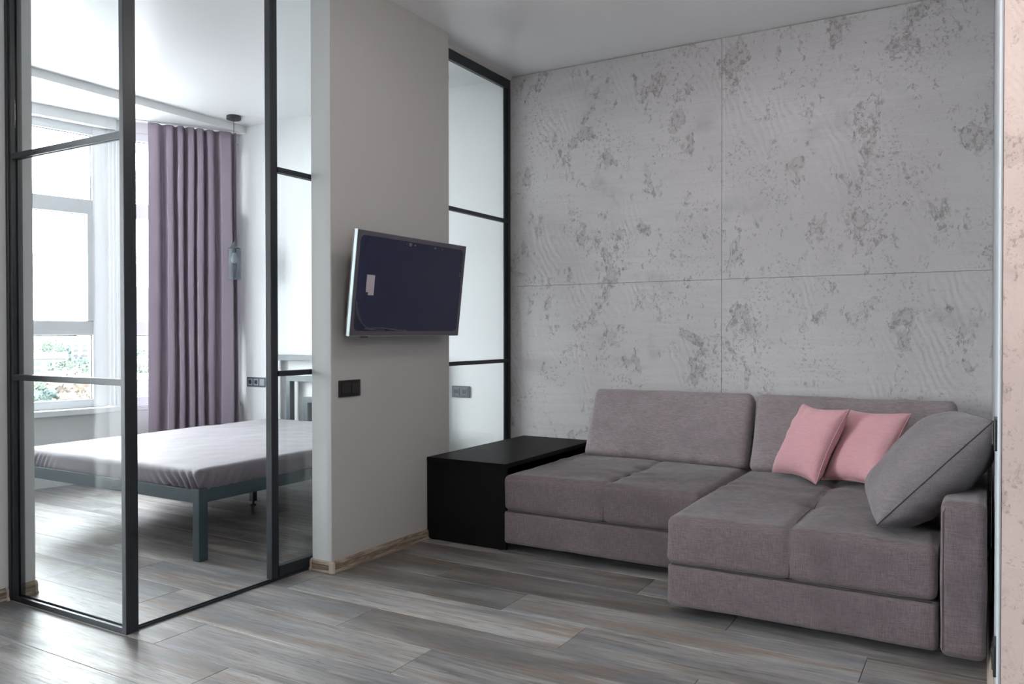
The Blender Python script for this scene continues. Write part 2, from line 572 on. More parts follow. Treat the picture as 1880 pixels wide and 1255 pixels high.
# right side
struct(box('wall_right', 0.026, 0.18, 2.20, YB, 0, H, 'corner_bead'), 'white side wall at the right end of the sofa')
wr = struct(box('wall_right_front', 0.030, 2.6, 2.194, 2.35, 0, H, 'paint_greige'), 'rose tinted plaster wall at the right edge of the view')
box('plaster_panel', 0.032, 2.58, 2.182, 2.194, 0, H - 0.004, 'plaster_rose', wr)
struct(MB().tube([(0.027, 2.188, 0.0), (0.027, 2.188, H - 0.002)], 0.0045, 8).done('trim_1', 'corner_bead'), 'white corner bead on the edge of the rose plaster wall', 'trim')
struct(box('wall_right_far', 2.5, 2.6, -2.4, 2.19, 0, H, 'paint_white'), 'pale wall on the far right of the living room')
struct(box('wall_rear', -5.8, 2.6, -2.4, -2.3, 0, H, 'paint_white'), 'pale wall at the rear of the living room')
# left block between bedroom and living room
struct(box('wall_left', -6.5, -3.640, 1.54, 2.012, 0, H, 'paint_light_grey', None, 0.002), 'light grey wall end at the left, beside the glass partition')
# living-room wall with tall window on the far left
LW = -5.66
LY0, LY1 = -2.25, 0.40
m = MB()
m.box(LW - 0.2, LW, -2.3, LY0, 0, H); m.box(LW - 0.2, LW, LY1, 1.54, 0, H); m.box(LW - 0.2, LW, LY0, LY1, 2.70, H)
struct(m.done('wall_far_left', 'paint_white'), 'pale outer wall of the living room with a tall window')
w3 = empty('window_3', (LW - 0.1, (LY0 + LY1) / 2, 0))
struct(w3, 'tall white balcony window of the living room', 'window')
for (a, b, c, d) in ((LY0, LY1, 0, 0.07), (LY0, LY1, 2.63, 2.70), (LY0, LY0 + 0.07, 0.07, 2.63), (LY1 - 0.07, LY1, 0.07, 2.63), (-1.03, -0.95, 0.07, 2.63)):
    box('window_frame', LW - 0.14, LW - 0.07, a, b, c, d, 'window_white', w3, 0.004)
for (a, b) in ((LY0 + 0.07, -1.03), (-0.95, LY1 - 0.07)):
    box('pane', LW - 0.108, LW - 0.102, a, b, 0.07, 2.63, 'glass_window', w3)
portal('portal_living', (LW - 0.16, (LY0 + LY1) / 2, 1.35), (1, 0, 0), LY1 - LY0, 2.7)

# bedroom soffit by the window
struct(box('trim_2', -6.9, -5.392, 2.012, YB, 2.832, H - 0.001, 'paint_ceiling'), 'lower white ceiling strip along the bedroom window', 'soffit')

# bedroom facade -----------------------------------------------------------
def seg_box(m, p0, p1, d0, d1, z0, z1, t0=0.0, t1=1.0, bev=0.0):
    """box along the segment p0->p1, from inward offset d0 to d1 (inward = to the room)"""
    p0, p1 = Vector((*p0, 0)), Vector((*p1, 0))
    L = (p1 - p0).length
    d = (p1 - p0).normalized()
    nrm = Vector((d.y, -d.x, 0))
    M = Matrix(((d.x, nrm.x, 0, p0.x), (d.y, nrm.y, 0, p0.y), (0, 0, 1, 0), (0, 0, 0, 1)))
    return m.box(t0 if t0 > 1.0001 or t0 < -0.0001 else t0 * L, t1 * L if 0 <= t1 <= 1 else t1, d0, d1, z0, z1, bev, M)

PA0 = (facade_x(2.012), 2.012); PB = (BX, BY); PC = (facade_x(YB), YB)
LA = math.dist(PA0, PB); LB = math.dist(PB, PC)
def seg_part(name, seg, a, b, d0, d1, z0, z1, mat, parent, bev=0.0):
    p0, p1 = (PA0, PB) if seg == 'A' else (PB, PC)
    L = LA if seg == 'A' else LB
    m = MB()
    P0, P1 = Vector((*p0, 0)), Vector((*p1, 0))
    d = (P1 - P0).normalized(); nrm = Vector((d.y, -d.x, 0))
    M = Matrix(((d.x, nrm.x, 0, p0[0]), (d.y, nrm.y, 0, p0[1]), (0, 0, 1, 0), (0, 0, 0, 1)))
    m.box(a, b, d0, d1, z0, z1, bev, M)
    return m.done(name, mat, parent)
for seg, L, lab in (('A', LA, 'left'), ('B', LB, 'right')):
    wl = empty('wall_window_' + lab, ((PA0[0] + PB[0]) / 2 if seg == 'A' else (PB[0] + PC[0]) / 2, (PA0[1] + PB[1]) / 2 if seg == 'A' else (PB[1] + PC[1]) / 2, 0))
    struct(wl, 'white parapet and lintel of the %s bedroom window' % lab)
    seg_part('parapet', seg, -0.06, L + 0.06, -0.30, 0.03, 0.0, 0.535, 'paint_white', wl)
    seg_part('lintel', seg, -0.06, L + 0.04, -0.30, 0.075 if seg == 'A' else 0.02, 2.752, 2.84, 'paint_white', wl)
    sl = seg_part('trim_3' if seg == 'A' else 'trim_4', seg, -0.02 if seg == 'A' else 0.015, L + (0.0 if seg == 'A' else 0.0), -0.02, 0.115 if seg == 'A' else 0.035, 0.535, 0.578, 'window_white', None, 0.004)
    struct(sl, 'white window sill board under the %s bedroom window' % lab, 'window sill')

def window_unit(seg, a, b, label, number, handle):
    """frame with three lights between a and b on the segment"""
    w = empty('window_%d' % number, (0, 0, 0))
    p0, p1 = (PA0, PB) if seg == 'A' else (PB, PC)
    P0 = Vector((*p0, 0)); d = (Vector((*p1, 0)) - P0).normalized()
    c = P0 + d * ((a + b) / 2)
    w.location = (c.x, c.y, 0.58); WLOC[w.name] = Vector((c.x, c.y, 0.58))
    struct(w, label, 'window')
    fwid = 0.075
    Z = [0.578, 0.642, 1.137, 1.246, 2.071, 2.184, 2.687, 2.755]
    fr = lambda nm, x0, x1, z0, z1, d0=-0.07, d1=0.0: seg_part(nm, seg, x0, x1, d0, d1, z0, z1, 'window_white', w, 0.004)
    fr('window_frame', a, a + fwid, Z[0], Z[7]); fr('window_frame', b - fwid, b, Z[0], Z[7])
    fr('window_frame', a + fwid, b - fwid, Z[0], Z[1]); fr('window_frame', a + fwid, b - fwid, Z[6], Z[7])
    fr('transom', a + fwid, b - fwid, Z[2], Z[3]); fr('transom', a + fwid, b - fwid, Z[4], Z[5])
    # opening middle sash stands a little proud
    fr('sash', a + fwid, a + fwid + 0.045, Z[3], Z[4], -0.05, 0.014); fr('sash', b - fwid - 0.045, b - fwid, Z[3], Z[4], -0.05, 0.014)
    for (z0, z1) in ((Z[1], Z[2]), (Z[3], Z[4]), (Z[5], Z[6])):
        seg_part('pane', seg, a + fwid, b - fwid, -0.040, -0.034, z0, z1, 'glass_window', w)
        gk = 0.005
        for (ga, gb, gc, gd) in ((a + fwid, a + fwid + gk, z0, z1), (b - fwid - gk, b - fwid, z0, z1), (a + fwid + gk, b - fwid - gk, z0, z0 + gk), (a + fwid + gk, b - fwid - gk, z1 - gk, z1)):
            seg_part('gasket', seg, ga, gb, -0.033, -0.026, gc, gd, 'plastic_dark', w)
    if handle:
        hx = a + fwid + 0.022
        seg_part('handle', seg, hx - 0.012, hx + 0.012, 0.014, 0.05, 1.60, 1.63, 'window_white', w, 0.004)
        seg_part('handle', seg, hx - 0.009, hx + 0.009, 0.036, 0.05, 1.50, 1.63, 'window_white', w, 0.004)
    return w
window_unit('A', LA - 0.98, LA - 0.035, 'left bedroom window with three panes looking onto trees', 1, False)
window_unit('A', LA - 1.93, LA - 0.985, 'bedroom window hidden beside the left wall end', 4, False)
window_unit('B', 0.075, LB - 0.03, 'right bedroom window half covered by the curtain', 2, True)
# corner mullion where the two windows meet, with vertical ribs
mu = empty('trim_5', (BX, BY, 0.578))
struct(mu, 'ribbed white corner post between the two bedroom windows', 'mullion')
seg_part('post', 'A', LA - 0.04, LA + 0.02, -0.10, 0.0, 0.578, 2.755, 'window_white', mu, 0.004)
seg_part('post', 'B', -0.02, 0.08, -0.10, 0.0, 0.578, 2.755, 'window_white', mu, 0.004)
for q in (0.012, 0.040, 0.066):
    seg_part('rib', 'B', q, q + 0.012, 0.0, 0.010, 0.578, 2.755, 'window_white', mu, 0.003)

def seg_pt(seg, t, off):
    p0, p1 = (PA0, PB) if seg == 'A' else (PB, PC)
    P0 = Vector((*p0, 0)); d = (Vector((*p1, 0)) - P0).normalized()
    return P0 + d * t + Vector((d.y, -d.x, 0)) * off, Vector((d.y, -d.x, 0))
for seg, t, w in (('A', LA - 0.95, 1.9), ('B', LB / 2 + 0.03, LB - 0.1)):
    c, n = seg_pt(seg, t, -0.09)
    portal('portal_bedroom_' + seg, (c.x, c.y, 1.665), n, w, 2.16)

# baseboards ----------------------------------------------------------------
BBP = [(0, 0), (0.020, 0), (0.020, 0.006), (0.014, 0.014), (0.014, 0.040), (0.010, 0.050), (0.003, 0.055), (0, 0.055)]
def baseboard(p0, p1, n, parent=None, name='baseboard', mat='baseboard_wood'):
    n = Vector((*n, 0))
    m = MB()
    m.prism([Vector((*p0, 0.0)) + n * o + Vector((0, 0, z)) for (o, z) in BBP], Vector((*p1, 0)) - Vector((*p0, 0)))
    return m.done(name, mat, parent)
def cap(p, n, along, parent, w=0.012):
    P = [(o + 0.002 if o > 0 else o, z + 0.002 if z > 0 else z) for (o, z) in BBP]
    n = Vector((*n, 0)); al = Vector((*along, 0)) * w
    return MB().prism([Vector((*p, 0.0)) + n * o + Vector((0, 0, z)) - al / 2 for (o, z) in P], al).done('end_cap', 'corner_cap', parent)
bp = empty('baseboard_pier', (PXR, PY0, 0))
struct(bp, 'brown wood look baseboard around the television pier', 'baseboard')
baseboard((PXL + 0.006, PY0 - 0.003), (PXR, PY0 - 0.003), (0, -1), bp, 'board')
baseboard((PXR, PY0), (PXR, 3.648), (1, 0), bp, 'board')
cap((PXL + 0.002, PY0 - 0.003), (0, -1), (1, 0), bp)
MB().lathe(PXR + 0.001, PY0 - 0.004, [(0.0001, 0), (0.019, 0), (0.019, 0.006), (0.0155, 0.014), (0.0155, 0.042), (0.011, 0.053), (0.004, 0.057), (0.0001, 0.057)], 20).done('corner_piece', 'corner_cap', bp, True)
bl = empty('baseboard_left', (-3.64, 1.8, 0))
struct(bl, 'brown wood look baseboard on the left wall end', 'baseboard')
baseboard((-3.640, 1.545), (-3.640, 1.888), (1, 0), bl, 'board')
baseboard((-3.640, 1.955), (-3.640, 2.006), (1, 0), bl, 'board')
cap((-3.640, 1.886), (1, 0), (0, 1), bl, 0.01)
cap((-3.640, 2.008), (1, 0), (0, 1), bl, 0.012)
br = struct(baseboard((0.026, 2.25), (0.026, YB), (-1, 0), None, 'baseboard_right', 'corner_cap'), 'pale baseboard on the white side wall by the armrest', 'baseboard')

# ------------------------------------------------------------------ glass partition
ZT = 2.866
MZ = (0.962, 1.908)
gp = empty('glass_partition', (-3.23, 1.915, 0))
tag(gp, 'fixed glass partition with black metal frame between left wall and corner post', 'partition')
box('corner_post', -2.846, -2.820, 1.897, 1.950, 0, H - 0.002, 'metal_black', gp, 0.002)
box('jamb', -3.638, -3.618, 1.895, 1.952, 0, H - 0.002, 'metal_black', gp, 0.002)
box('jamb', -3.618, -3.600, 1.900, 1.918, 0, H - 0.002, 'metal_black', gp, 0.001)
box('jamb', -3.618, -3.602, 1.928, 1.948, 0, H - 0.002, 'metal_black', gp, 0.001)
box('bottom_rail', -3.600, -2.846, 1.899, 1.911, 0, 0.022, 'metal_black', gp, 0.001)
box('bottom_rail', -3.600, -2.846, 1.928, 1.934, 0, 0.022, 'metal_black', gp, 0.001)
box('rail_channel', -3.600, -2.846, 1.911, 1.928, 0, 0.012, 'plastic_silver', gp)  # silver colour stands in for light reflecting off the channel's top
box('top_rail', -3.600, -2.846, 1.899, 1.934, ZT - 0.03, H - 0.002, 'metal_black', gp, 0.001)
gz = [0.012] + [z for q in MZ for z in (q - 0.0125, q + 0.0125)] + [ZT - 0.02]
for q in MZ:
    box('mullion', -3.602, -2.846, 1.902, 1.914, q - 0.0125, q + 0.0125, 'metal_black', gp, 0.0015)
    box('mullion', -3.602, -2.846, 1.920, 1.932, q - 0.0125, q + 0.0125, 'metal_black', gp, 0.0015)
for i in range(3):
    box('pane', -3.602, -2.846, 1.914, 1.920, gz[2 * i] - (0.0125 if i else 0), gz[2 * i + 1] + (0.0125 if i < 2 else 0), 'glass_clear', gp)

# sliding door pushed open behind the pier
DX0, DX1 = -2.868, -2.832
DY0, DY1 = 2.636, 3.56
sd = empty('sliding_door', (-2.85, (DY0 + DY1) / 2, 0.012))
tag(sd, 'black framed glass sliding door pushed open behind the wall pier', 'door')
box('stile', DX0, DX1, DY0, DY0 + 0.036, 0.014, ZT, 'metal_black', sd, 0.002)
box('stile', DX0 + 0.008, DX1 - 0.010, DY0 + 0.036, DY0 + 0.052, 0.014, ZT, 'metal_black', sd, 0.001)
box('stile', DX0, DX1, DY1 - 0.05, DY1, 0.014, ZT, 'metal_black', sd, 0.002)
box('bottom_rail', DX0, DX1 - 0.004, DY0 + 0.05, DY1 - 0.05, 0.016, 0.066, 'metal_black', sd, 0.002)
box('top_rail', DX0, DX1 - 0.004, DY0 + 0.05, DY1 - 0.05, ZT - 0.05, ZT, 'metal_black', sd, 0.002)
dz = [0.06] + [z for q in MZ for z in (q, q)] + [ZT - 0.045]
for q in MZ:
    box('mullion', -2.847, DX1 - 0.002, DY0 + 0.05, DY1 - 0.05, q - 0.0125, q + 0.0125, 'metal_black', sd, 0.0015)
    box('mullion', DX0 + 0.002, -2.853, DY0 + 0.05, DY1 - 0.05, q - 0.0125, q + 0.0125, 'metal_black', sd, 0.0015)
for i in range(3):
    box('pane', -2.853, -2.847, DY0 + 0.045, DY1 - 0.045, dz[2 * i], dz[2 * i + 1], 'glass_clear', sd)
tk = empty('door_track', (-2.85, 2.9, 0))
tag(tk, 'thin black floor and ceiling track of the sliding door', 'track')
box('floor_track', -2.862, -2.838, 1.951, 4.74, 0.0, 0.009, 'metal_black', tk, 0.001)
box('guide_rib', -2.853, -2.847, 1.951, 2.63, 0.009, 0.014, 'metal_black', tk)
box('ceiling_track', -2.880, -2.829, 1.951, 4.74, ZT + 0.001, H - 0.001, 'metal_black', tk, 0.001)

# fixed glass panel between pier and plaster wall
gn = empty('glass_panel', (-2.815, 4.3, 0))
tag(gn, 'narrow black framed glass panel between television pier and plaster wall', 'partition')
NX0, NX1 = -2.830, -2.803
box('frame_rail', NX0, NX1, PY1 + 0.002, YB - 0.004, ZT - 0.062, ZT - 0.001, 'metal_black', gn, 0.002)
box('frame_rail', NX0, NX1, PY1 + 0.002, YB - 0.004, 0.010, 0.06, 'metal_black', gn, 0.002)
box('frame_stile', NX0, NX1, YB - 0.030, YB - 0.002, 0.060, ZT - 0.062, 'metal_black', gn, 0.002)
box('frame_stile', NX0 + 0.006, NX1 - 0.012, YB - 0.066, YB - 0.030, 0.060, ZT - 0.062, 'metal_black', gn, 0.001)
box('frame_stile', NX0, NX1, PY1 + 0.002, PY1 + 0.03, 0.060, ZT - 0.062, 'metal_black', gn, 0.002)
for q in MZ:
    box('mullion', NX1 - 0.012, NX1 - 0.001, PY1 + 0.03, YB - 0.030, q - 0.0125, q + 0.0125, 'metal_black', gn, 0.0015)
    box('mullion', NX0 + 0.001, NX0 + 0.010, PY1 + 0.03, YB - 0.030, q - 0.0125, q + 0.0125, 'metal_black', gn, 0.0015)
nzs = [0.055, MZ[0], MZ[0], MZ[1], MZ[1], ZT - 0.06]
for i in range(3):
    box('pane', NX0 + 0.0105, NX0 + 0.0145, PY1 + 0.025, YB - 0.036, nzs[2 * i], nzs[2 * i + 1], 'glass_clear', gn)

# ------------------------------------------------------------------ sofa
def soft(seed, amp=0.004, sc=5.0):
    def f(p, n):
        return p + n * (nz(p, sc, seed) * amp + nz(p, sc * 2.7, seed + 5) * amp * 0.4)
    return f
def block(name, x0, x1, y0, y1, z0, z1, r, n, mat, parent, disp=None):
    c = Vector(((x0 + x1) / 2, (y0 + y1) / 2, (z0 + z1) / 2))
    V, F = rbox((x1 - x0, y1 - y0, z1 - z0), r, n, (lambda p, nr: disp(p + c, nr) - c) if disp else None)
    return finish(name, [v + c for v in V], F, mat, parent, True)

sofa = empty('corner_sofa', (-1.1, 3.95, 0))
tag(sofa, 'grey upholstered corner sofa with chaise against the plaster wall', 'sofa')
def g(d, w): return math.exp(-(d / w) ** 2)

def seat_disp(x0, x1, y0, y1, xm, tufts, seed, crown=0.016):
    def f(p, n):
        u = (p.x - x0) / (x1 - x0) * 2 - 1; v = (p.y - y0) / (y1 - y0) * 2 - 1
        q = p.copy()
        top = max(0.0, n.z)
        q.z += top * crown * (1 - u ** 4) * (1 - max(0, v) ** 4) * (1 - 0.5 * abs(min(0, v)) ** 6)
        # puffy halves with a stitched groove between
        groove = g(p.x - xm, 0.014) * 0.008 + g(p.x - xm, 0.06) * 0.003
        q -= n * groove
        for (tx, ty) in tufts:
            d = math.hypot(p.x - tx, p.y - ty)
            q.z -= top * (g(d, 0.035) * 0.016 + g(d, 0.14) * 0.007)
        q += n * (nz(p, 4.0, seed) * 0.005 + nz(p, 11, seed + 3) * 0.0022)
        # long soft creases across the top
        q.z += top * 0.006 * math.sin(p.y * 30 + nz(p, 3, seed) * 5) * max(0, nz(p, 2.0, seed + 9))
        return q
    return f
MX0, MX1, MY0, MY1 = -2.172, -1.128, 3.600, 4.735
block('seat_base', MX0, MX1, MY0 + 0.004, MY1, 0.052, 0.223, 0.018, (24, 24, 6), 'fabric_sofa', sofa, soft(1, 0.003))
block('seat_cushion', MX0, MX1, MY0, MY1, 0.224, 0.408, 0.030, (70, 60, 10), 'fabric_sofa', sofa,
      seat_disp(MX0, MX1, MY0, MY1, -1.606, [(-1.63, 4.17)], 2, 0.011))
CX0, CX1, CY0 = -1.122, -0.142, 3.150
block('chaise_base', CX0, CX1, CY0 + 0.004, MY1, 0.040, 0.210, 0.018, (24, 30, 6), 'fabric_sofa', sofa, soft(4, 0.003))
block('chaise_cushion', CX0 - 0.003, CX1, CY0, MY1, 0.211, 0.402, 0.030, (70, 80, 10), 'fabric_sofa', sofa,
      seat_disp(CX0, CX1, CY0, MY1, -0.641, [(-0.641, 3.66), (-0.641, 4.18)], 6, 0.013))
def arm_disp(p, n):
    q = p + n * (nz(p, 5, 3) * 0.003)
    return q
block('armrest', -0.134, 0.004, 3.130, MY1, 0.036, 0.572, 0.026, (10, 50, 20), 'fabric_sofa', sofa, arm_disp)
# stitched seams
def seam(pts, parent=sofa, r=0.0016, name='seam'):
    return MB().tube(pts, r, 5).done(name, 'seam_thread', parent)
def top_z(z, crown, u, v): return z + crown * (1 - u ** 4) * (1 - max(0, v) ** 4)
def seat_seam(xm, x0, x1, y0, y1, zb, zt, crown, yend, tufts):
    pts = [(xm, y0 + 0.0035, zb + 0.004), (xm, y0 + 0.0095, (zb + zt) / 2), (xm, y0 + 0.0105, zt - 0.035), (xm, y0 + 0.018, zt - 0.018)]
    y = y0 + 0.045
    while y < yend:
        u = (xm - x0) / (x1 - x0) * 2 - 1; v = (y - y0) / (y1 - y0) * 2 - 1
        z = zt + crown * (1 - u ** 4) * (1 - max(0, v) ** 4) * (1 - 0.5 * abs(min(0, v)) ** 6) - 0.0105
        for (tx, ty) in tufts:
            d = abs(y - ty); z -= g(d, 0.035) * 0.016 + g(d, 0.14) * 0.007
        pts.append((xm, y, z)); y += 0.03
    return seam(pts)
seat_seam(-1.606, MX0, MX1, MY0, MY1, 0.224, 0.408, 0.011, 4.20, [(-1.63, 4.17)])
seat_seam(-0.641, CX0, CX1, CY0, MY1, 0.211, 0.402, 0.013, 4.22, [(-0.641, 3.66), (-0.641, 4.18)])
seam([(MX0 + 0.02, MY0 + 0.008, 0.2235), (MX1 - 0.0, MY0 + 0.008, 0.2235)], r=0.003)
seam([(CX0 + 0.018, CY0 + 0.008, 0.2105), (CX1 - 0.018, CY0 + 0.008, 0.2105)], r=0.003)
seam([(-0.126, 3.1335, 0.06), (-0.126, 3.1335, 0.53), (-0.120, 3.1335, 0.548), (-0.108, 3.1335, 0.556), (-0.02, 3.1335, 0.556)], r=0.0013)
for (x, y) in ((-2.08, 3.95), (-1.20, 3.95), (-1.03, 3.50), (-0.22, 3.50), (-2.10, 4.65), (-1.20, 4.65), (-0.22, 4.65)):
    MB().lathe(x, y, [(0.0001, 0), (0.022, 0), (0.026, 0.05), (0.0001, 0.056)], 12).done('foot', 'plastic_black', sofa)

# loose back cushions leaning on the wall
def back_cushion(x0, x1, yb, yt, zb, zt, th, seed, label):
    L = math.hypot(yt - yb, zt - zb)
    ang = math.atan2(yt - yb, zt - zb)          # lean back
    W = x1 - x0
    def disp(p, n):
        q = p.copy()
        u, w = p.x / (W / 2), p.z / (L / 2)
        bul = (1 - u ** 4) * (1 - w ** 4)
        q.y += (0.016 if n.y < 0 else 0.012) * bul * (n.y)
        q += n * (nz(p, 4, seed) * 0.006 + nz(p, 10, seed + 2) * 0.0025)
        # gathered creases along the bottom seam
        k = max(0.0, -w - 0.55) / 0.45
        if n.y < 0.3:
            q.y -= 0.006 * k * math.sin(p.x * 46 + 3 * nz(p, 6, seed)) * (0.5 + nz(p, 5, seed + 4))
        return q
    V, F = rbox((W, th, L), 0.035, (46, 6, 26), disp)
    R = Matrix.Rotation(-ang, 4, 'X')
    # put the lower front edge at (yb, zb)
    off = Vector(((x0 + x1) / 2, yb, zb)) - (R @ Vector((0, -th / 2, -L / 2)))
    o = finish('back_cushion', [R @ v + off for v in V], F, 'fabric_cushion', None, True)
    tag(o, label, 'cushion', 'loose sofa back cushions')
    return o
back_cushion(-2.088, -1.122, 4.385, 4.565, 0.424, 0.818, 0.125, 11, 'left grey back cushion, next to the black side table')
back_cushion(-1.098, -0.125, 4.365, 4.565, 0.420, 0.818, 0.125, 17, 'right grey back cushion, behind the pink pillows')

# ------------------------------------------------------------------ pillows
def pillow(name, center, e1, e2, S1, S2, T, mat, seed, label, pinch=0.07, expo=0.42, group=None, wr=0.006, cat='pillow', pipe=True, N=40):
    e1 = Vector(e1).normalized(); e2 = Vector(e2); e2 = (e2 - e1 * e2.dot(e1)).normalized()
    n = e1.cross(e2)
    C = Vector(center)
    def P(u, v, side):
        x = S1 / 2 * u * (1 - pinch * (1 - v * v) * abs(u) ** 1.5)
        y = S2 / 2 * v * (1 - pinch * (1 - u * u) * abs(v) ** 1.5)
        prof = max(0.0, (1 - abs(u) ** 2.4) * (1 - abs(v) ** 2.4)) ** expo
        h = T / 2 * prof
        p3 = Vector((x, y, side * 0.3))
        edge = max(abs(u), abs(v))
        fold = max(0.0, edge - 0.45) / 0.55
        a = math.atan2(v, u)
        h += prof * (nz((x, y, side), 7, seed) * wr * 1.3 + wr * 1.1 * fold * math.sin(a * 17 + 5 * nz((x, y, side), 4, seed + 1)) * max(0, 0.35 + nz((x, y, side), 5, seed + 8)))
        return C + e1 * x + e2 * y + n * (h * side)
    V, F, idx = [], [], {}
    for side in (1, -1):
        for i in range(N + 1):
            for j in range(N + 1):
                bd = i in (0, N) or j in (0, N)
                key = (i, j, 0 if bd else side)
                if key in idx: continue
                u = math.sin((i / N * 2 - 1) * math.pi / 2) ; v = math.sin((j / N * 2 - 1) * math.pi / 2)
                u = 0.55 * u + 0.45 * (i / N * 2 - 1); v = 0.55 * v + 0.45 * (j / N * 2 - 1)
                idx[key] = len(V); V.append(P(u, v, side))
        def I(i, j): return idx[(i, j, 0 if (i in (0, N) or j in (0, N)) else side)]
        for i in range(N):
            for j in range(N):
                q = (I(i, j), I(i + 1, j), I(i + 1, j + 1), I(i, j + 1))
                F.append(q if side > 0 else q[::-1])
    root = empty(name, (C.x, C.y, min(v.z for v in V)))
    tag(root, label, cat, group)
    finish('cover', V, F, mat, root, True)
    if pipe:
        ring = []
        for i in range(N): ring.append(V[idx[(i, 0, 0)]])
        for j in range(N): ring.append(V[idx[(N, j, 0)]])
        for i in range(N, 0, -1): ring.append(V[idx[(i, N, 0)]])
        for j in range(N, 0, -1): ring.append(V[idx[(0, j, 0)]])
        MB().tube(ring, 0.0022, 5, True).done('seam', pipe if isinstance(pipe, str) else mat, root, True)
    return root
def quad_pillow(name, BL, BR, TL, TR, T, mat, seed, label, **kw):
    BL, BR, TL, TR = map(Vector, (BL, BR, TL, TR))
    c = (BL + BR + TL + TR) / 4
    e1 = ((BR - BL) + (TR - TL)) / 2; e2 = ((TL - BL) + (TR - BR)) / 2
    return pillow(name, c, e1, e2, e1.length * 1.02, e2.length * 1.02, T, mat, seed, label, **kw)
quad_pillow('throw_pillow', (-0.962, 4.300, 0.432), (-0.715, 4.055, 0.432), (-0.815, 4.40, 0.772), (-0.560, 4.18, 0.775), 0.150, 'fabric_pink', 21,
            'front pink throw pillow, the left one of two', group='pink throw pillows on the chaise', pinch=0.11, wr=0.014)
quad_pillow('throw_pillow', (-0.715, 4.230, 0.432), (-0.410, 4.035, 0.432), (-0.575, 4.390, 0.748), (-0.312, 4.250, 0.770), 0.150, 'fabric_pink', 33,
            'rear pink throw pillow, partly hidden by the large grey pillow', group='pink throw pillows on the chaise', pinch=0.11, wr=0.014)
quad_pillow('large_pillow', (-0.375, 3.200, 0.418), (-0.016, 3.262, 0.800), (-0.370, 3.77, 0.45), (-0.020, 3.85, 0.835), 0.29, 'fabric_pillow_grey', 41,
            'large grey pillow leaning on the sofa armrest', pinch=0.04, expo=0.46, wr=0.017, pipe='seam_thread')

# ------------------------------------------------------------------ black side table
st = empty('side_table', (-2.44, 4.2, 0))
tag(st, 'low black wooden side table between the pier and the sofa', 'table')
box('table_top', -2.697, -2.184, 3.648, 4.745, 0.434, 0.458, 'veneer_black', st, 0.001)
box('front_panel', -2.697, -2.184, 3.650, 3.672, 0.004, 0.434, 'veneer_black', st, 0.001)
box('back_panel', -2.697, -2.184, 4.722, 4.744, 0.004, 0.434, 'veneer_black', st, 0.001)
box('side_panel', -2.697, -2.679, 3.672, 4.722, 0.02, 0.434, 'veneer_black', st)
for x in (-2.66, -2.22):
    for y in (3.661, 4.733):
        box('glide', x - 0.012, x + 0.012, y - 0.009, y + 0.009, 0.0, 0.005, 'plastic_black', st)

# ------------------------------------------------------------------ television
tvb = Vector((-2.598, 2.900, 1.135))           # lower near corner of the screen front
tilt = math.atan2(0.058, 0.505)
TW, TH, TD = 0.913, 0.508, 0.030
ex = Vector((0, 1, 0)); ez = Vector((math.sin(tilt), 0, math.cos(tilt))); en = Vector((math.cos(tilt), 0, -math.sin(tilt)))
TM = Matrix(((ex.x, ez.x, en.x, tvb.x), (ex.y, ez.y, en.y, tvb.y), (ex.z, ez.z, en.z, tvb.z), (0, 0, 0, 1)))
tv = empty('television', (-2.64, 3.35, 1.10))
tag(tv, 'flat screen television still in protective film on a tilting wall mount', 'television')
def tvbox(name, a, b, c, d, e, f_, mat, bev=0.0, parent=tv):
    return MB().box(a, b, c, d, e, f_, bev, TM).done(name, mat, parent)
tvbox('back_shell', 0.004, TW - 0.004, 0.004, TH - 0.004, -TD, -0.008, 'plastic_black', 0.003)
tvbox('back_shell', 0.14, TW - 0.14, 0.03, TH - 0.16, -TD - 0.028, -TD, 'plastic_black', 0.008)
# silver edge strips
tvbox('edge_strip', 0.0, 0.006, 0, TH, -0.018, 0.0, 'tv_edge_silver', 0.001)
tvbox('edge_strip', TW - 0.006, TW, 0, TH, -0.024, 0.0, 'plastic_silver', 0.001)
tvbox('edge_strip', 0.006, TW - 0.006, TH - 0.004, TH, -0.024, 0.0, 'plastic_silver')
tvbox('edge_strip', 0.006, TW - 0.006, 0, 0.004, -0.024, 0.0, 'plastic_silver')
def rrect(x0, x1, y0, y1, r, n=6):
    pts = []
    for (cx, cy, a0) in ((x1 - r, y1 - r, 0), (x0 + r, y1 - r, 90), (x0 + r, y0 + r, 180), (x1 - r, y0 + r, 270)):
        for k in range(n + 1):
            a = math.radians(a0 + 90 * k / n)
            pts.append((cx + r * math.cos(a), cy + r * math.sin(a)))
    return pts
def tv_ring(name, outer, inner, z0, z1, mat):
    n = len(outer); V = []
    for z in (z0, z1):
        V += [TM @ Vector((x, y, z)) for (x, y) in outer] + [TM @ Vector((x, y, z)) for (x, y) in inner]
    F = []
    for i in range(n):
        j = (i + 1) % n
        F.append((2 * n + i, 2 * n + j, 3 * n + j, 3 * n + i))
        F.append((i, j, 2 * n + j, 2 * n + i)); F.append((n + j, n + i, 3 * n + i, 3 * n + j))
    return finish(name, V, F, mat, tv)
tv_ring('bezel', rrect(0.003, TW - 0.003, 0.003, TH - 0.003, 0.004), rrect(0.024, TW - 0.026, 0.026, TH - 0.024, 0.030), -0.008, 0.001, 'tv_film_margin')
m = MB(); pp = rrect(0.012, TW - 0.012, 0.012, TH - 0.012, 0.02)
m.add([TM @ Vector((x, y, -0.0005)) for (x, y) in pp] + [TM @ Vector((x, y, -0.006)) for (x, y) in pp], [tuple(range(len(pp))), tuple(range(len(pp), 2 * len(pp)))[::-1]] + [(i, len(pp) + i, len(pp) + (i + 1) % len(pp), (i + 1) % len(pp)) for i in range(len(pp))])
m.done('screen', 'tv_screen', tv)
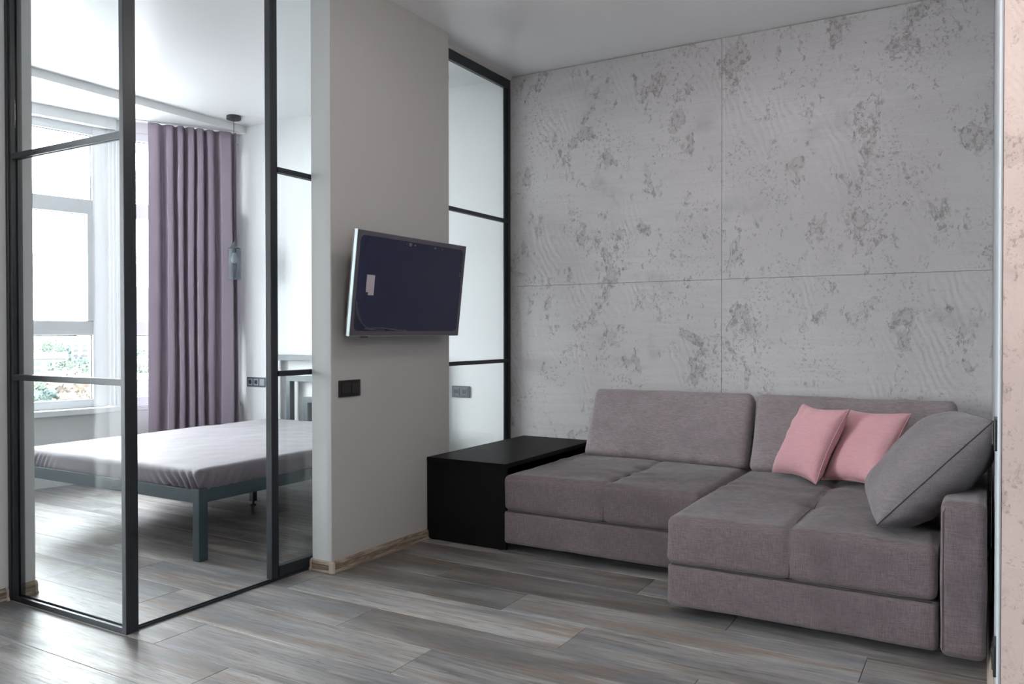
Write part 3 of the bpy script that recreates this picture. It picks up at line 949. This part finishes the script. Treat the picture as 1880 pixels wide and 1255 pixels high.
sk = tvbox('sticker', 0.092, 0.150, 0.200, 0.298, 0.0, 0.0008, 'sticker_paper')
tvbox('peeled_corner', 0.092, 0.108, 0.200, 0.214, 0.0008, 0.0014, 'plastic_black', 0, tv)
for k in range(6):
    a = 0.022 + 0.011 * k
    pts = [TM @ Vector((0.026 + 0.11 * (t / 8) ** 1.1 * (1 + 0.22 * k), 0.030 + (0.155 - 0.014 * k) * (1 - t / 8) ** (2.0 + 0.25 * k), 0.0012)) for t in range(9)]
    MB().tube(pts, 0.0011 + 0.0003 * (k % 2), 4).done('film_crease', 'film_crease', tv)
MB().tube([TM @ Vector((0.10 + 0.030 * t, 0.034 + 0.006 * math.sin(t * 0.45), 0.001)) for t in range(12)], 0.0022, 4).done('film_crease', 'film_crease', tv)
for (x, w, h_) in ((0.405, 0.014, 0.010), (0.375, 0.005, 0.003), (0.445, 0.007, 0.004), (0.620, 0.010, 0.004), (0.685, 0.004, 0.003)):
    MB().add([TM @ Vector((x + w * math.cos(a * math.pi / 5), TH - 0.038 + h_ * math.sin(a * math.pi / 5), 0.0013)) for a in range(10)] +
             [TM @ Vector((x + w * math.cos(a * math.pi / 5), TH - 0.038 + h_ * math.sin(a * math.pi / 5), 0.0)) for a in range(10)],
             [tuple(range(10))] + [(i, 10 + i, 10 + (i + 1) % 10, (i + 1) % 10) for i in range(10)]).done('film_print', 'film_crease', tv)
for (y0_, l) in ((0.395, 0.010), (0.370, 0.006), (0.335, 0.020)):
    tvbox('film_print', TW - 0.045, TW - 0.039, y0_, y0_ + l, 0.0, 0.0013, 'film_crease')
tvbox('sensor', 0.10, 0.145, -0.007, 0.0, -0.02, -0.006, 'plastic_black', 0.001)
# wall bracket
box('wall_plate', PXR, PXR + 0.018, 3.15, 3.55, 1.24, 1.50, 'metal_black', tv, 0.002)
for y in (3.20, 3.47):
    box('bracket_arm', PXR + 0.018, PXR + 0.052, y, y + 0.03, 1.20, 1.54, 'metal_black', tv, 0.002)

# ------------------------------------------------------------------ switches and sockets
def plate(name, kind, c, ax, nrm, gangs, label, cat, mats, mod=0.071, height=0.081, group=None, rockers=None):
    """c: centre on the wall surface; ax: unit horizontal axis; nrm: outwards"""
    ax, nrm = Vector(ax), Vector(nrm)
    W = mod * gangs + 0.010
    M = Matrix(((ax.x, 0, nrm.x, c[0]), (ax.y, 0, nrm.y, c[1]), (0, 1, 0, c[2]), (0, 0, 0, 1)))
    root = empty(name, (c[0], c[1], c[2] - height / 2))
    tag(root, label, cat, group)
    MB().box(-W / 2, W / 2, -height / 2, height / 2, 0, 0.009, 0.002, M).done('frame', mats[0], root)
    for k in range(gangs):
        x = -W / 2 + 0.005 + mod * (k + 0.5)
        kind_k = kind[k]
        s = 0.0275
        if kind_k == 's':      # rocker
            ins = MB().box(x - s, x + s, -s, s, 0.006, 0.0135, 0.002, M).done('rocker', mats[1], root)
        else:
            ins = MB().box(x - s, x + s, -s, s, 0.006, 0.0115, 0.002, M).done('socket_insert', mats[1], root)
            MB().add([M @ Vector((x + 0.0195 * math.cos(t * math.pi / 10), 0.0195 * math.sin(t * math.pi / 10), 0.0119)) for t in range(20)] + [M @ Vector((x, 0, 0.0119))],
                     [(i, (i + 1) % 20, 20) for i in range(20)]).done('well', mats[2], ins)
            for (px, py) in ((-0.0095, 0), (0.0095, 0)):
                MB().box(x + px - 0.003, x + px + 0.003, -0.003, 0.003, 0.0119, 0.0124, 0, M).done('pin_hole', 'plastic_black', ins)
            for sy in (-1, 1):
                MB().box(x - 0.003, x + 0.003, sy * 0.0175 - 0.002, sy * 0.0175 + 0.002, 0.0119, 0.0126, 0, M).done('earth_clip', 'plastic_silver', ins)
    return root
BLK = ('plastic_black', 'plastic_black', 'plastic_black')
GRY = ('plastic_grey', 'plastic_grey', 'plastic_dark')
plate('light_switch', 'ss', (PXR, 3.013, 0.880), (0, 1, 0), (1, 0, 0), 2, 'black double light switch on the pier below the television', 'switch', BLK)
plate('wall_socket', 'oo', (-3.212, YB, 0.735), (1, 0, 0), (0, -1, 0), 2, 'grey double socket seen through the narrow glass panel', 'socket', GRY)
plate('wall_socket', 'oos', (-5.277, YB, 0.741), (1, 0, 0), (0, -1, 0), 3, 'grey double socket with switch on the white wall by the curtain', 'socket', ('plastic_grey', 'plastic_silver', 'plastic_dark'))
plate('light_switch', 's', (0.026, 2.42, 0.890), (0, 1, 0), (-1, 0, 0), 1, 'black switch on the white side wall above the armrest', 'switch', BLK)
plate('wall_socket', 'o', (0.026, 2.42, 0.315), (0, 1, 0), (-1, 0, 0), 1, 'black socket low on the white side wall near the floor', 'socket', BLK)

# ------------------------------------------------------------------ bed
BX0, BX1, BY0, BY1 = -5.035, -3.405, 2.690, 4.715
bed = empty('bed_frame', ((BX0 + BX1) / 2, (BY0 + BY1) / 2, 0))
tag(bed, 'dark metal bed frame with nested square headboard', 'bed')
for x in (BX0, BX1 - 0.047):
    box('leg', x, x + 0.047, BY0, BY0 + 0.055, 0.0, 0.368, 'metal_bed', bed, 0.002)
    box('leg', x, x + 0.047, BY1 - 0.05, BY1, 0.0, 0.40, 'metal_bed', bed, 0.002)
box('foot_rail', BX0 + 0.047, BX1 - 0.047, BY0 + 0.006, BY0 + 0.036, 0.292, 0.360, 'metal_bed', bed, 0.002)
for x in (BX0 + 0.008, BX1 - 0.038):
    box('side_rail', x, x + 0.030, BY0 + 0.055, BY1 - 0.05, 0.292, 0.360, 'metal_bed', bed, 0.002)
box('centre_beam', -4.24, -4.20, BY0 + 0.036, BY1 - 0.05, 0.290, 0.330, 'metal_bed', bed, 0.002)
for y in (3.34, 3.77):
    lg = box('support_leg', -4.243, -4.207, y - 0.018, y + 0.018, 0.03, 0.290, 'metal_bed', bed, 0.002)
    MB().lathe(-4.225, y, [(0.0001, 0), (0.020, 0), (0.020, 0.008), (0.007, 0.012), (0.007, 0.03), (0.0001, 0.03)], 14).done('adjuster', 'plastic_black', lg)
for k in range(13):
    y = BY0 + 0.12 + k * 0.148
    box('slat', BX0 + 0.038, BX1 - 0.038, y, y + 0.06, 0.330, 0.342, 'corner_cap', bed)
# headboard: nested rectangular bars
HB0, HB1 = BY1 - 0.050, BY1
for i in range(4):
    a, b, zt = BX0 + 0.05 + 0.19 * i - 0.05, BX1 - 0.19 * i, 0.976 - 0.165 * i
    if zt < 0.5: continue
    w = 0.044
    hb = box('headboard_bar', a, b, HB0, HB1, zt - w, zt, 'plastic_silver' if False else 'metal_bed', bed, 0.002)
    for x in (a, b - w):
        box('headboard_bar', x, x + w, HB0, HB1, 0.40 if i == 0 else 0.36, zt - w, 'metal_bed', bed, 0.002)
# mattress under a fitted sheet
X0, X1, Y0, Y1, Z0, Z1 = BX0 + 0.004, BX1 - 0.006, BY0 + 0.006, BY1 - 0.055, 0.345, 0.462
mc = Vector(((X0 + X1) / 2, (Y0 + Y1) / 2, (Z0 + Z1) / 2))
def matt(p, n):
    w = p + mc
    q = p.copy()
    side = math.hypot(n.x, n.y)
    dc = min(math.hypot(w.x - cx, w.y - cy) for cx in (X0, X1) for cy in (Y0, Y1))
    # corner gathers fan out below the top edge
    s = (w.x + w.y) if abs(n.x) < 0.5 else (w.x * -1 + w.y)
    k = g(dc, 0.24)
    low = max(0.0, (Z1 - w.z) / (Z1 - Z0))
    q += Vector((n.x, n.y, 0)) * side * (0.019 * k * math.sin(dc * 125 + 9 * low + 7 * nz(w, 4, 2)) * low)
    q += n * (nz(w, 3.0, 5) * 0.005 + nz(w, 9, 8) * 0.0025)
    q.z += max(0, n.z) * (0.012 * (1 - ((p.x) / 0.81) ** 4) * (1 - (p.y / 1.0) ** 4) + 0.0016 * math.sin(w.y * 60 + 8 * nz(w, 2, 1)) * max(0, nz(w, 1.7, 3)))
    # tuck in towards the frame
    q -= Vector((n.x, n.y, 0)) * 0.010 * low ** 3 * side
    return q
V, F = rbox((X1 - X0, Y1 - Y0, Z1 - Z0), 0.030, (170, 200, 10), matt)
mt = finish('mattress', [v + mc for v in V], F, 'fabric_sheet', None, True)
tag(mt, 'mattress under a mauve grey fitted sheet on the metal bed', 'mattress')

# ------------------------------------------------------------------ curtain
cu0, cu1 = Vector((-5.755, 4.081, 0)), Vector((-5.428, 4.677, 0))
cd = (cu1 - cu0).normalized(); cn = Vector((cd.y, -cd.x, 0)); CL = (cu1 - cu0).length
NS, NZ = 190, 36
fold_pos = [0.0]
widths = [0.106, 0.062, 0.055, 0.050, 0.060, 0.075, 0.098]
tot = sum(widths)
cuts = [0]
for w in widths: cuts.append(cuts[-1] + w / tot)
def fold(t, z):
    t = min(0.99999, max(0, t))
    for i in range(len(widths)):
        if t < cuts[i + 1]:
            ph = (t - cuts[i]) / (cuts[i + 1] - cuts[i]); break
    amp = 0.042 + 0.012 * ((i * 37) % 5) / 4.0
    gap = 0.80 + 0.05 * math.sin(i * 2.3)
    wd = (0.17, 0.20, 0.18, 0.15, 0.20, 0.24, 0.12)[i]
    s = 1 - 2 * math.exp(-((ph - gap) / wd) ** 2) - 0.35 * (ph - 0.3) ** 2 + 0.12 * math.sin(z * 1.1 + i * 1.7)
    return amp * s
V, F = [], []
for a in range(NS + 1):
    t = a / NS
    for b in range(NZ + 1):
        z = 0.02 + (2.822 - 0.02) * b / NZ
        zz = b / NZ
        k = 1.0 - 0.45 * max(0, zz - 0.93) / 0.07
        flare = 1.0 + 0.04 * (1 - zz)
        p = cu0 + cd * (CL * (0.5 + (t - 0.5) * flare)) + cn * (0.0 + fold(t + 0.006 * math.sin(z * 2.1 + t * 9), z) * k + 0.004 * noise.noise(Vector((t * 6, z * 1.2, 0))))
        V.append(Vector((p.x, min(p.y, YB - 0.012), z)))
for a in range(NS):
    for b in range(NZ):
        i = a * (NZ + 1) + b
        F.append((i, i + NZ + 1, i + NZ + 2, i + 1))
ct = empty('curtain', (-5.64, 4.4, 0.02))
tag(ct, 'mauve grey floor length curtain drawn aside at the bedroom window', 'curtain')
cv = finish('drape', V, F, 'fabric_curtain', ct, True)
sm = cv.modifiers.new('thickness', 'SOLIDIFY'); sm.thickness = 0.003
MB().tube([Vector((p.x, p.y, 2.827)) for p in (cu0 - cd * 0.1 + cn * 0.02, cu0 + cd * (CL - 0.02) + cn * 0.02)], 0.005, 8).done('curtain_rail', 'window_white', ct)

# unseen sheer, added to soften the window's reflection in the glass partition
V, F = [], []
for a in range(81):
    t = a / 80
    for b in range(5):
        V.append(Vector((LW + 0.09 + 0.028 * math.sin(t * 58 + 0.6 * math.sin(t * 13)), -0.55 + t * 1.00, 0.015 + b * (2.86 - 0.015) / 4)))
for a in range(80):
    for b in range(4):
        i = a * 5 + b
        F.append((i, i + 5, i + 6, i + 1))
sh = finish('added_sheer_curtain', V, F, 'fabric_sheer', None, True)
tag(sh, 'white sheer curtain at the tall living room window', 'curtain')
sm = sh.modifiers.new('thickness', 'SOLIDIFY'); sm.thickness = 0.001

# ceiling lamp added out of view above the sofa for warm light
lx, ly = -1.15, 3.15
cl = empty('added_ceiling_lamp', (lx, ly, 2.655))
tag(cl, 'round ceiling lamp added out of view to warm the plaster wall', 'lamp')
MB().lathe(lx, ly, [(0.0001, 2.862), (0.070, 2.862), (0.072, 2.866), (0.072, 2.889), (0.0001, 2.889)], 32).done('lamp_base', 'window_white', cl)
MB().lathe(lx, ly, [(0.012, 2.862), (0.012, 2.78), (0.0001, 2.78)], 14).done('stem', 'window_white', cl)
MB().lathe(lx, ly, [(0.0001, 2.780), (0.19, 2.778), (0.20, 2.77), (0.20, 2.685), (0.18, 2.665), (0.10, 2.657), (0.0001, 2.655)], 40).done('lamp_shade', 'added_lamp_glow', cl, True)

# globe pendant added out of view to brighten the living room
gx, gy, gz_ = -0.35, 1.05, 2.10
gl = empty('added_globe_lamp', (gx, gy, gz_ - 0.16))
tag(gl, 'globe lamp added out of view to brighten the living room', 'lamp')
MB().lathe(gx, gy, [(0.0001, 2.862), (0.055, 2.862), (0.055, 2.889), (0.0001, 2.889)], 28).done('canopy', 'plastic_dark', gl)
MB().tube([(gx, gy, 2.865), (gx, gy, gz_ + 0.17)], 0.003, 6).done('cord', 'plastic_dark', gl)
MB().lathe(gx, gy, [(0.0001, gz_ + 0.185), (0.03, gz_ + 0.183), (0.035, gz_ + 0.15)], 20).done('cap', 'plastic_dark', gl)
MB().lathe(gx, gy, [(max(0.0001, 0.16 * math.sin(math.pi * k / 16)), gz_ + 0.16 * math.cos(math.pi * k / 16)) for k in range(17)], 32).done('globe', 'added_globe_glow', gl, True)

# ------------------------------------------------------------------ pendant lamps
def pendant(x, y, label):
    root = empty('pendant_lamp', (x, y, 1.58))
    tag(root, label, 'lamp', 'smoked glass pendant lamps beside the bed')
    MB().lathe(x, y, [(0.0001, 2.860), (0.053, 2.860), (0.056, 2.863), (0.056, 2.886), (0.054, 2.889), (0.0001, 2.889)], 36).done('canopy', 'plastic_dark', root)
    MB().lathe(x, y, [(0.0001, 2.846), (0.006, 2.847), (0.007, 2.860)], 14).done('cord_grip', 'plastic_dark', root, True)
    MB().tube([(x, y, 2.85), (x + 0.001, y, 2.5), (x - 0.001, y, 2.2), (x, y, 1.87)], 0.0024, 6).done('cord', 'plastic_dark', root)
    MB().lathe(x, y, [(0.006, 1.885), (0.010, 1.870), (0.020, 1.862), (0.034, 1.838), (0.049, 1.832), (0.050, 1.828), (0.0001, 1.828)], 28).done('cap', 'plastic_grey', root, True)
    MB().lathe(x, y, [(0.050, 1.832), (0.0505, 1.83), (0.0505, 1.582), (0.0495, 1.580), (0.0475, 1.582), (0.0475, 1.828)], 36).done('shade', 'glass_smoked', root, True)
    MB().lathe(x, y, [(0.016, 1.828), (0.016, 1.795), (0.0001, 1.795)], 18).done('lamp_holder', 'plastic_dark', root, True)
    MB().lathe(x, y, [(0.013, 1.797), (0.016, 1.785), (0.020, 1.770), (0.026, 1.752), (0.0275, 1.738), (0.025, 1.724), (0.018, 1.714), (0.008, 1.710), (0.0001, 1.709)], 22).done('bulb', 'bulb_glass', root, True)
pendant(-5.213, 4.471, 'smoked glass pendant lamp hanging in front of the curtain')
pendant(-3.185, 4.471, 'smoked glass pendant lamp mostly hidden behind the television pier')

# ------------------------------------------------------------------ city outside
struct(box('ground', -1500, -40, -300, 1100, -32.5, -32, 'far_ground'), 'distant ground of the city far below the window', 'ground')
KO = 2.5
def building(name, x, y, w, d, z1, label, wall, pane, nx, nzr, roof=None, rot=-0.6, z0=-32, win=0.5, hf=3.2):
    root = empty(name, (x, y, z0))
    tag(root, label, 'building')
    M = Matrix.Translation((x, y, 0)) @ Matrix.Rotation(rot, 4, 'Z')     # local +X faces the flat
    MB().box(-d, 0, -w / 2, w / 2, z0, z1, 0, M).done('walls', wall, root)
    if roof:
        m = MB()
        poly = [M @ Vector((-d - 0.6, -w / 2 - 0.6, z1)), M @ Vector((0.6, -w / 2 - 0.6, z1)), M @ Vector((-d / 2, -w / 2 - 0.6, z1 + d * 0.28))]
        m.prism(poly, (M.to_3x3() @ Vector((0, w + 1.2, 0))))
        m.done('roof', roof, root)
    else:
        MB().box(-d - 0.3, 0.3, -w / 2 - 0.3, w / 2 + 0.3, z1, z1 + 0.7, 0, M).done('parapet', wall, root)
    src = None
    for r in range(nzr):
        zc = z1 - 2.2 - r * hf
        for c in range(nx):
            yc = -w / 2 + w * (c + 0.5) / nx
            p = M @ Vector((0.0, yc, zc))
            if src is None:
                src = MB().box(-0.1, 0.12, yc - w / nx * win / 2, yc + w / nx * win / 2, zc - 0.8, zc + 0.8, 0, M).done('window', pane, root)
                base = p.copy(); bl_ = src.location.copy()
            else:
                o = bpy.data.objects.new('window', src.data); COL.objects.link(o); o.parent = root
                o.location = bl_ + (p - base)
    return root
building('apartment_block', -802, 455, 52, 16, -1.5, 'pale apartment block on the horizon at the far left', 'facade_white', 'pane_dark', 8, 5, None)
building('apartment_block', -830, 560, 60, 16, -2.5, 'long low apartment block on the horizon', 'facade_pink', 'pane_dark', 9, 4, None)
building('white_building', -481, 297, 15, 14, -4.0, 'white building with one column of windows beyond the trees', 'facade_white', 'pane_dark', 3, 5, None)
building('low_house', -375, 214, 14, 10, -10.5, 'low white house among the green trees', 'facade_white', 'pane_dark', 3, 2, 'roof_grey')
building('tower_block', -584, 412, 26, 20, 38.0, 'tall tower with blue window bands beside the curtain', 'facade_white', 'pane_blue', 3, 18, None, win=0.86)
building('white_building', -362, 251, 16, 12, -12.5, 'white building below the tower', 'facade_white', 'pane_dark', 3, 2, None)
building('red_roof_house', -293, 204, 16, 9, -17.5, 'house with a red roof below the tower', 'facade_white', 'pane_dark', 4, 3, 'roof_red')

def tree(x, y, ztop, h, w, mat, label, seed, group):
    root = empty('tree', (x, y, -32))
    tag(root, label, 'tree', group)
    rs = random.Random(seed)
    base = bmesh.new()
    bmesh.ops.create_icosphere(base, subdivisions=3, radius=1.0)
    bv = [v.co.copy() for v in base.verts]; bf = [tuple(v.index for v in f.verts) for f in base.faces]
    base.free()
    m = MB()
    for k in range(9):
        a = rs.uniform(0, 6.28); rr = rs.uniform(0, 0.55) * w / 2
        cx, cy = x + rr * math.cos(a), y + rr * math.sin(a)
        s = rs.uniform(0.32, 0.55) * w / 2
        cz = ztop - h * rs.uniform(0.2, 0.65) if k else ztop - s * 0.9
        m.add([Vector((cx, cy, cz)) + v * s * 0.93 * (1 + 0.28 * noise.noise(v * 2.6 + Vector((k, seed, 0))) + 0.16 * noise.noise(v * 7 + Vector((seed, k, 0)))) for v in bv], bf)
    m.done('crown', mat, root)
    lf = MB()
    src = list(m.v)
    for q in range(1100):
        p = Vector(rs.choice(src)) + Vector((rs.uniform(-0.5, 0.5), rs.uniform(-0.5, 0.5), rs.uniform(-0.4, 0.6)))
        a, b = rs.uniform(0, 6.28), rs.uniform(-1, 1)
        u = Vector((math.cos(a), math.sin(a), b)).normalized() * rs.uniform(0.3, 0.7)
        w_ = u.orthogonal().normalized() * rs.uniform(0.25, 0.55)
        lf.add([p - u, p + w_, p + u, p - w_], [(0, 1, 2, 3)])
    lv = lf.done('foliage', mat, root)
    lv['kind'] = 'stuff'
    MB().tube([(x, y, -32), (x + 0.2, y, ztop - h * 0.5)], w * 0.035, 8).done('trunk', 'bark', root)
building('apartment_block', -640, 372, 30, 14, -6.0, 'mid height pale block between the trees and the horizon', 'facade_pink', 'pane_dark', 6, 4, None)
building('low_house', -300, 176, 12, 9, -15.5, 'low pale house half hidden behind autumn trees', 'facade_pink', 'pane_dark', 3, 2, 'roof_grey')
TG = 'trees outside the bedroom window'
tree(-549, 313, -4.5, 18, 20, 'leaf_green', 'tall green tree in front of the far apartment block', 1, TG)
tree(-512, 305, -7.5, 15, 19, 'leaf_blue_green', 'blue green tree left of the white building', 2, TG)
tree(-343, 202, -11, 14, 16, 'leaf_green', 'green tree just right of the low white house', 3, TG)
tree(-362, 221, -10, 15, 19, 'leaf_blue_green', 'blue green tree at the foot of the white building', 4, TG)
tree(-241, 146.5, -12, 14, 17, 'leaf_autumn', 'orange autumn tree at the lower right of the left window', 5, TG)
tree(-222, 136, -15.0, 13, 16, 'leaf_autumn', 'orange autumn tree low in the middle of the left window', 6, TG)
tree(-277, 156, -15, 13, 17, 'leaf_green', 'pale green tree below the low white house', 7, TG)
tree(-228, 127, -14.5, 13, 12, 'leaf_blue_green', 'blue green tree at the lower left of the left window', 8, TG)
tree(-428, 298, -9.5, 16, 16, 'leaf_green', 'green tree at the foot of the tower', 9, TG)
tree(-455, 262, -8.5, 16, 17, 'leaf_blue_green', 'round blue green tree left of the low white house', 11, TG)
tree(-318, 196, -12, 15, 16, 'leaf_green', 'wide green tree right of the low white house', 12, TG)
tree(-262, 156, -13, 14, 15, 'leaf_autumn', 'wide orange tree in front of the green trees', 13, TG)
tree(-206, 120, -16, 12, 14, 'leaf_autumn', 'orange tree at the very bottom of the left window', 14, TG)
tree(-196, 111, -15.5, 12, 13, 'leaf_green', 'green tree at the bottom left corner of the left window', 15, TG)
tree(-330, 232, -14, 14, 14, 'leaf_green', 'green tree left of the red roof house', 16, TG)
tree(-215, 150, -19, 12, 14, 'leaf_autumn', 'orange autumn tree below the red roof', 10, TG)
